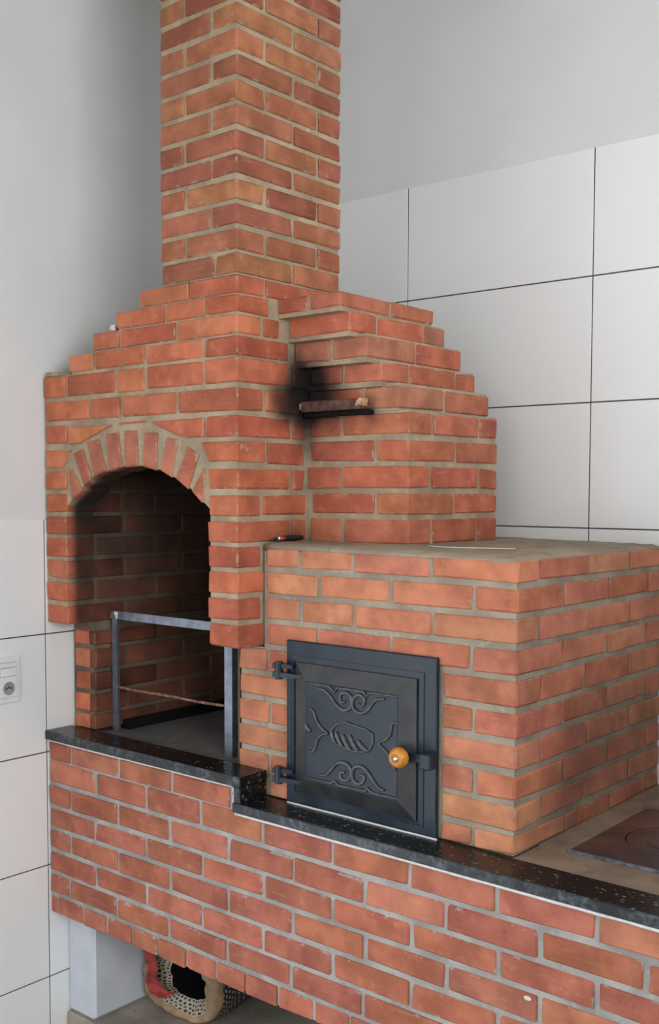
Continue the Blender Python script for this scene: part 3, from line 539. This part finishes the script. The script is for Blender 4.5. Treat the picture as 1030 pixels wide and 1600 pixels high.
scroll('scroll_ornament', [(1009, 1257), (1027, 1257), (1048, 1245), (1066, 1227), (1086, 1216), (1104, 1219), (1115, 1232), (1114, 1249), (1101, 1258), (1086, 1256), (1079, 1245), (1084, 1234), (1095, 1237)])
scroll('scroll_ornament', [(1213, 1258), (1192, 1255), (1177, 1242), (1165, 1227), (1148, 1216), (1129, 1218), (1117, 1230), (1121, 1248), (1136, 1258), (1151, 1254), (1154, 1243), (1146, 1233), (1136, 1237)])
scroll('scroll_ornament', [(1015, 1046), (1036, 1049), (1054, 1067), (1069, 1082), (1087, 1089), (1105, 1085), (1115, 1071), (1110, 1054), (1095, 1046), (1082, 1051), (1082, 1063), (1095, 1066)])
scroll('scroll_ornament', [(1213, 1044), (1198, 1047), (1181, 1061), (1164, 1079), (1147, 1088), (1129, 1085), (1118, 1072), (1120, 1052), (1137, 1045), (1152, 1054), (1152, 1068), (1139, 1065)])
scroll('bracket_ornament', [(983, 1207), (996, 1200), (1004, 1181), (1020, 1163), (1041, 1152), (1022, 1146), (1007, 1129), (1003, 1112), (991, 1099), (980, 1101)], 0.0032)
scroll('bracket_ornament', [(1256, 1207), (1239, 1206), (1232, 1194), (1230, 1178), (1216, 1163), (1197, 1152), (1216, 1138), (1228, 1125), (1231, 1110), (1247, 1097)], 0.0032)
scroll('border_ridge', [(972, 1268), (1045, 1268), (1063, 1256), (1073, 1268), (1151, 1268), (1160, 1257), (1172, 1268), (1252, 1268)], 0.0030, k=1)
scroll('border_ridge', [(972, 1032), (1054, 1032), (1064, 1040), (1077, 1031), (1159, 1032), (1164, 1040), (1179, 1031), (1252, 1031)], 0.0032, k=1)
scroll('oval_ridge', [(1051, 1162), (1071, 1179), (1096, 1188), (1119, 1184), (1158, 1179), (1178, 1171), (1180, 1152), (1171, 1133), (1149, 1124), (1119, 1121), (1089, 1126), (1059, 1133), (1051, 1148)], 0.0028, True, 1)
for a, b in (((1053, 1160), (1066, 1132)), ((1066, 1160), (1089, 1126)), ((1087, 1157), (1114, 1120)), ((1109, 1159), (1137, 1122)), ((1134, 1149), (1166, 1128)), ((970, 1166), (986, 1150))):
    m = ((a[0] + b[0]) / 2 - 3, (a[1] + b[1]) / 2 - 2); scroll('leaf_rib', [a, m, b], 0.0052, False, 3)
def hinge(zc):
    V = []; h = tube('hinge', [(0.899, 0.056, zc - 0.022), (0.899, 0.056, zc + 0.022)], 0.0105, M_IRON, door, 10, smooth=False)
    return h
for zc in (1.290, 1.024):
    h = hinge(zc)
    for dz, x1 in ((0.012, 0.935), (-0.010, 0.965)):
        z0 = zc + dz; V = [(0.887, 0.044, z0 - 0.007), (x1, 0.066, z0 - 0.007), (x1, 0.0785, z0 - 0.007), (0.887, 0.070, z0 - 0.007), (0.887, 0.044, z0 + 0.006), (x1, 0.066, z0 + 0.003), (x1, 0.0785, z0 + 0.003), (0.887, 0.070, z0 + 0.006)]
        cc = Vector((0.9, 0.06, z0)); link_mesh('hinge_lug', [Vector(v) - cc for v in V], [[3, 2, 1, 0], [4, 5, 6, 7], [0, 1, 5, 4], [1, 2, 6, 5], [2, 3, 7, 6], [3, 0, 4, 7]], M_IRON, door, cc)
KX, KZ = 1.2905, 1.1365
lathe('knob', [(0.010, -0.002), (0.020, 0.001), (0.0245, 0.009), (0.0240, 0.017), (0.0195, 0.024), (0.0150, 0.0275), (0.0105, 0.0278), (0.0100, 0.0265)], (KX, 0.042, KZ), (0.12, -1, 0), M_KNOB, door)['label'] = 'orange varnished wooden knob'
lathe('knob_screw', [(0.0068, -0.004), (0.0068, 0.001), (0.004, 0.003), (0.0, 0.0034)], (KX + 0.0033, 0.0150, KZ), (0.12, -1, 0), M_SCREW, door, 14)['label'] = 'bright metal screw in the knob'
lathe('knob_spindle', [(0.009, 0), (0.009, 0.026), (0.016, 0.0262), (0.016, 0.0285)], (KX + 0.001, 0.070, KZ), (0.0, -1, 0), M_SCREW, door, 16)
box('latch_bar', KX + 0.004, 1.358, 0.052, 0.058, KZ - 0.010, KZ + 0.010, M_IRON, door, 0.002)
box('latch_catch', 1.337, 1.366, 0.046, 0.0785, KZ - 0.022, KZ + 0.014, M_IRON, door, 0.003)
tube('caulk_line', [(PX0 + 0.005 + 0.0305 * i, 0.077 + RND.uniform(-0.0006, 0.0006), 0.9515) for i in range(16)], 0.0028, M_CAULK, door, 6)

# ------------------------------------------------------------------ hood over the oven, leaning on the chimney
hood = thing('brick_flue_hood', (0.97, 0.47, 1.596), 'stepped red brick flue on top of the oven, leaning against the barbecue', 'flue')
lay_bricks(HOOD_BRICKS, hood, M_BRICK, 'hood', 0.0038)
HZ = [1.590, 1.673, 1.739, 1.807, 1.875, 1.941, 2.009, 2.068, 2.132, 2.189, 2.231]
XK = [1.143] * 5 + [1.113, 1.068, 1.046, 1.017, 1.018]; YK = [B_] * 5 + [0.263, 0.250, 0.217, 0.187, 0.148]; YE = [0.685] * 6 + [0.685, 0.646, 0.607, 0.55]
boxes('mortar_bed', [(XA - 0.006, XK[i] - 0.0055, YK[i] + 0.0055, YE[i] - 0.003, HZ[i], HZ[i + 1] - (0.004 if i == 9 else 0)) for i in range(10)] + [(XA - 0.006, XK[i + 1] - 0.006, YK[i + 1] + 0.0065, YK[i] + 0.02, HZ[i + 1] - 0.007, HZ[i + 1] + 0.006) for i in range(5, 9)], M_MORTAR, hood)
d = thing('flue_damper', (0.92, 0.26, 1.94), 'charred damper slide sticking out of the sooty flue', 'damper')
V, F, uv = bevel_box(0.100, 0.020, 0.0125, 0.004, 0.0025, RND, True)
link_mesh('grip', V, F, M_WOOD_CHAR, d, (0.917, 0.246, 1.9595))
V, F, uv = bevel_box(0.008, 0.018, 0.010, 0.003, 0.002, RND, True)
link_mesh('grip_end', V, F, M_WOOD_PALE, d, (1.012, 0.2425, 1.963))
V, F, uv = bevel_box(0.004, 0.016, 0.008, 0.002, 0.001, RND, True)
link_mesh('grip_end', V, F, M_WOOD_PALE, d, (0.8155, 0.243, 1.961))
box('slot_shade_bar', 0.812, 1.030, 0.2445, 0.36, 1.9335, 1.9455, M_DEEP_BLACK, d, 0.002)  # black bar painting the darkness of an open slot under the grip

# ------------------------------------------------------------------ stove top on the right
st = thing('cement_stove_top', (2.0, 0.40, 0.941), 'brown cement stove top beside the oven, level with the granite', 'stove')
boxes('screed', [(XO - 0.003, 2.452, 0.0886, 0.203, 0.9405, 0.9485), (XO - 0.003, 1.624, 0.203, D_ - 0.001, 0.9405, 0.9515), (1.624, 2.452, 0.618, D_ - 0.001, 0.9405, 0.9650), (1.624, 2.452, 0.203, 0.618, 0.9405, 0.9420)], M_CEMENT_STOVE, st)
pl = thing('stove_plate', (2.0, 0.41, 0.944), 'rusty cast iron cooking plate with round burner rings', 'plate')
def holed_plate(name, x0, x1, y0, y1, zb, zt, holes, mat, parent):
    import bmesh
    bm = bmesh.new(); c = Vector(((x0 + x1) / 2, (y0 + y1) / 2, zb)); n = 40
    edges = []
    def loop(pts):
        vs = [bm.verts.new((x - c.x, y - c.y, zt - zb)) for x, y in pts]
        for i in range(len(vs)): edges.append(bm.edges.new((vs[i], vs[(i + 1) % len(vs)])))
    loop([(x0, y0), (x1, y0), (x1, y1), (x0, y1)])
    for hx, hy, hr in holes: loop([(hx + hr * math.cos(2 * math.pi * i / n), hy + hr * math.sin(2 * math.pi * i / n)) for i in range(n)])
    bmesh.ops.triangle_fill(bm, use_beauty=True, use_dissolve=False, edges=edges)
    r = bmesh.ops.extrude_face_region(bm, geom=bm.faces[:])
    bmesh.ops.translate(bm, vec=(0, 0, zb - zt), verts=[e for e in r['geom'] if isinstance(e, bmesh.types.BMVert)])
    bmesh.ops.recalc_face_normals(bm, faces=bm.faces[:])
    me = bpy.data.meshes.new(name); bm.to_mesh(me); bm.free(); me.materials.append(mat)
    o = bpy.data.objects.new(name, me); COL.objects.link(o); place(o, parent, c); return o
BUR = [(1.785, 0.400), (2.09, 0.400)]
holed_plate('plate', 1.634, 2.30, 0.212, 0.610, 0.9445, 0.9545, [(x, y, 0.107) for x, y in BUR], M_PLATE, pl)
boxes('plate_edge', [(1.626, 2.304, 0.2045, 0.2115, 0.9445, 0.9540)], M_PLATE_EDGE, pl)
for x, y in BUR:
    prof = lambda r0, r1: [(r0, 0.0), (r1, 0.0), (r1, 0.0075), (r1 - 0.002, 0.0092), (r0 + 0.002, 0.0092), (r0, 0.0075)]
    lathe('burner_ring', prof(0.062, 0.1045), (x, y, 0.9447), (0, 0, 1), M_PLATE, pl, 40, False)
    lathe('burner_lid', [(0.0595, 0.0), (0.0595, 0.0075), (0.057, 0.0092), (0.012, 0.0094), (0.010, 0.007), (0.0, 0.007)], (x, y, 0.9447), (0, 0, 1), M_PLATE, pl, 36, False)

# ------------------------------------------------------------------ guard frame in the firebox mouth
g = thing('iron_guard_frame', (0.37, 0.16, 1.017), 'welded steel guard frame standing in the mouth of the firebox', 'frame')
def angle_post(x0, x1, ylo, ydep, z0, z1, side=1):
    w = 0.004; P = [(x0, ylo), (x1, ylo), (x1, ylo + w), (x0 + w, ylo + w), (x0 + w, ylo + ydep), (x0, ylo + ydep)] if side < 0 else [(x0, ylo), (x1, ylo), (x1, ylo + ydep), (x1 - w, ylo + ydep), (x1 - w, ylo + w), (x0, ylo + w)]
    c = Vector(((x0 + x1) / 2, ylo, z0)); n = len(P)
    V = [Vector((x, y, z0)) - c for x, y in P] + [Vector((x, y, z1)) - c for x, y in P]
    F = [[i, (i + 1) % n, (i + 1) % n + n, i + n] for i in range(n)] + [list(range(n - 1, -1, -1)), list(range(n, 2 * n))]
    return link_mesh('post', V, F, M_STEEL, g, c)
angle_post(0.1195, 0.1430, 0.1515, 0.026, 1.0065, 1.3490, -1)
angle_post(0.6060, 0.6360, 0.1515, 0.028, 1.0065, 1.3490)
box('rail', 0.1195, 0.6360, 0.1505, 0.1545, 1.3495, 1.3750, M_STEEL, g, 0.001)
V, F, _ = bevel_box(0.015, 0.0045, 0.012, 0.004, 0.003, RND, True)
link_mesh('weld', V, F, M_WELD, g, (0.132, 0.1490, 1.362))
tube('rod', smooth_path([(0.142, 0.1575, 1.142), (0.25, 0.1570, 1.141), (0.38, 0.1575, 1.143), (0.50, 0.1570, 1.142), (0.608, 0.1575, 1.145)], 4), 0.0042, M_RUST_ROD, g, 8)

# ------------------------------------------------------------------ small things
ou = thing('wall_outlet', (0.0, -0.14, 1.187), 'white wall plate with a switch and a round power socket on the tiles', 'outlet')
box('plate', 0.0, 0.010, -0.182, -0.100, 1.119, 1.255, M_PLASTIC_WHITE, ou, 0.004)
box('surround', 0.0095, 0.0108, -0.1705, -0.1120, 1.1355, 1.2385, M_SEAM, ou, 0.0004)
box('insert', 0.0100, 0.0122, -0.1695, -0.1130, 1.1365, 1.2375, M_PLASTIC_WHITE, ou, 0.001)
box('surround', 0.0120, 0.0126, -0.1675, -0.1148, 1.1975, 1.2245, M_SEAM, ou, 0.0002)
box('switch', 0.0124, 0.0160, -0.1665, -0.1156, 1.1990, 1.2230, M_PLASTIC_WHITE, ou, 0.0012)
lathe('socket', [(0.0195, 0.0), (0.0195, 0.0010), (0.0170, 0.0010), (0.0160, 0.0004), (0.0, 0.0004)], (0.0122, -0.1400, 1.163), (1, 0, 0), M_SOCKET_SHADE, ou, 24)
for dy in (-0.008, 0.0, 0.008):
    lathe('pin_hole', [(0.0030, 0.0), (0.0030, 0.0007), (0.0, 0.0007)], (0.0123, -0.14 + dy, 1.163 + (0.003 if dy == 0 else 0)), (1, 0, 0), M_PLASTIC_BLACK, ou, 10)

li = thing('lighter', (0.832, 0.17, 1.606), 'small black and red lighter lying on the oven ledge', 'lighter')
def lpt(y, z=1.6155): return (0.8265 + (y - 0.12) * 0.02, y, z)
tube('body', [lpt(0.150), lpt(0.154), lpt(0.205), lpt(0.219), lpt(0.223)], 0.0085, M_PLASTIC_BLACK, li, 12, 0.85, taper=[0.8, 1, 1, 0.95, 0.7])
tube('collar', [lpt(0.137), lpt(0.150)], 0.0082, M_PLASTIC_RED, li, 12, 0.85)
tube('cap', [lpt(0.129), lpt(0.137)], 0.0076, M_SCREW, li, 12, 0.85)
tube('nozzle', [lpt(0.104, 1.612), lpt(0.130)], 0.0030, M_PLASTIC_BLACK, li, 8)

pc = thing('pipe_cap', (0.30, 0.03, 2.180), 'tiny white plastic cap left on a step of the brick shoulder', 'cap')
tube('sleeve', [(0.287, 0.030, 2.1905), (0.312, 0.030, 2.1905)], 0.0118, M_PLASTIC_WHITE, pc, 16)
tube('stopper', [(0.312, 0.030, 2.1905), (0.321, 0.030, 2.1905)], 0.0085, M_PLASTIC_BLACK, pc, 12)
tag(tube('string', smooth_path([(1.20, 0.27, 1.6055), (1.25, 0.235, 1.6055), (1.31, 0.245, 1.6045), (1.37, 0.285, 1.604), (1.42, 0.315, 1.6035)], 5), 0.0016, M_STRING, None, 6), 'thin pale string lying on top of the oven', 'string')

# paper sack of charcoal
sack = thing('charcoal_sack', (0.295, 0.42, 0.125), 'opened brown paper charcoal sack with dotted black print, under the counter', 'sack')
SX, SZ, HW, HH, SY = 0.301, 0.233, 0.158, 0.106, -0.045
def ring(y, s, seed, n=36, dz=0.0, sag=1.0, dx=0.0, jy=0.005):
    r = random.Random(seed); P = []
    for i in range(n):
        a = 2 * math.pi * i / n; ca, sa = math.cos(a), math.sin(a); e = 0.72
        x = math.copysign(abs(ca) ** e, ca) * HW * s; z = math.copysign(abs(sa) ** e, sa) * HH * s * sag
        w = 1 + 0.04 * math.sin(3 * a + 1.7 * seed) + r.uniform(-0.026, 0.026)
        P.append(Vector((SX + dx + x * w, y + SY + r.uniform(-jy, jy), max(0.1265, SZ + dz + z * w))))
    return P
def skin(name, rings, mat, uscale=30.0, vscale=60.0, flip=False):
    n = len(rings[0]); c = Vector((SX, rings[0][0].y, 0.125)); V = [p - c for R_ in rings for p in R_]; F = []; uv = []
    for i in range(len(rings) - 1):
        for q in range(n):
            f = [i * n + q, i * n + (q + 1) % n, (i + 1) * n + (q + 1) % n, (i + 1) * n + q]
            U = [(q, i), (q + 1, i), (q + 1, i + 1), (q, i + 1)]
            if flip: f.reverse(); U.reverse()
            F.append(f); uv += [(u / n * uscale, v / (len(rings) - 1) * vscale) for u, v in U]
    return link_mesh(name, V, F, mat, sack, c, {'dots': uv}, smooth=True)
bodyR = [ring(0.300, 1.0, 1), ring(0.33, 1.02, 2), ring(0.40, 1.0, 3), ring(0.48, 0.98, 4, dz=-0.01, sag=0.9), ring(0.56, 0.93, 5, dz=-0.02, sag=0.8), ring(0.62, 0.8, 6, dz=-0.04, sag=0.5), ring(0.635, 0.2, 7, dz=-0.05, sag=0.3)]
skin('sack_body', bodyR, M_DOTS_DARK, 66, 24)
skin('rim', [ring(0.322, 1.03, 8), ring(0.302, 1.04, 1), ring(0.288, 0.98, 9), ring(0.284, 0.88, 10, jy=0.010), ring(0.290, 0.79, 21, dx=0.008, dz=0.004, jy=0.010)], M_KRAFT)
skin('mouth_flap', [ring(0.290, 0.79, 21, dx=0.008, dz=0.004, jy=0.010), ring(0.300, 0.66, 11, dx=0.020, dz=0.010, jy=0.008), ring(0.310, 0.53, 12, dx=0.032, dz=0.016)], M_DOTS_LIGHT, 50, 4)
skin('lining', [ring(0.310, 0.53, 12, dx=0.032, dz=0.016), ring(0.36, 0.70, 13, dx=0.015, dz=0.01), ring(0.5, 0.8, 14), ring(0.60, 0.5, 15), ring(0.61, 0.05, 16)], M_SACK_IN)
red = [(0.190, 0.226, 0.318), (0.202, 0.224, 0.295), (0.212, 0.222, 0.262), (0.208, 0.220, 0.230), (0.228, 0.218, 0.204), (0.268, 0.218, 0.198), (0.300, 0.222, 0.206)]
V = []; F = []
for i, (x, y, z) in enumerate(red):
    for s in (-1, 1):
        for dy in (0, 0.003): V.append(Vector((x + s * 0.024 + RND.uniform(-0.004, 0.004), y + dy + RND.uniform(-0.004, 0.004), z + (s * 0.006 if i < 3 else s * 0.016))) - Vector((0.2, 0.23, 0.2)))
for i in range(len(red) - 1):
    a = 4 * i; b = a + 4
    F += [[a, a + 2, b + 2, b], [a + 1, b + 1, b + 3, a + 3], [a, b, b + 1, a + 1], [a + 2, a + 3, b + 3, b + 2]]
F += [[0, 1, 3, 2], [4 * (len(red) - 1) + q for q in (0, 2, 3, 1)]]
link_mesh('red_strip', V, F, M_REDPAPER, sack, (0.2, 0.23, 0.2))['label'] = 'torn red paper strip'
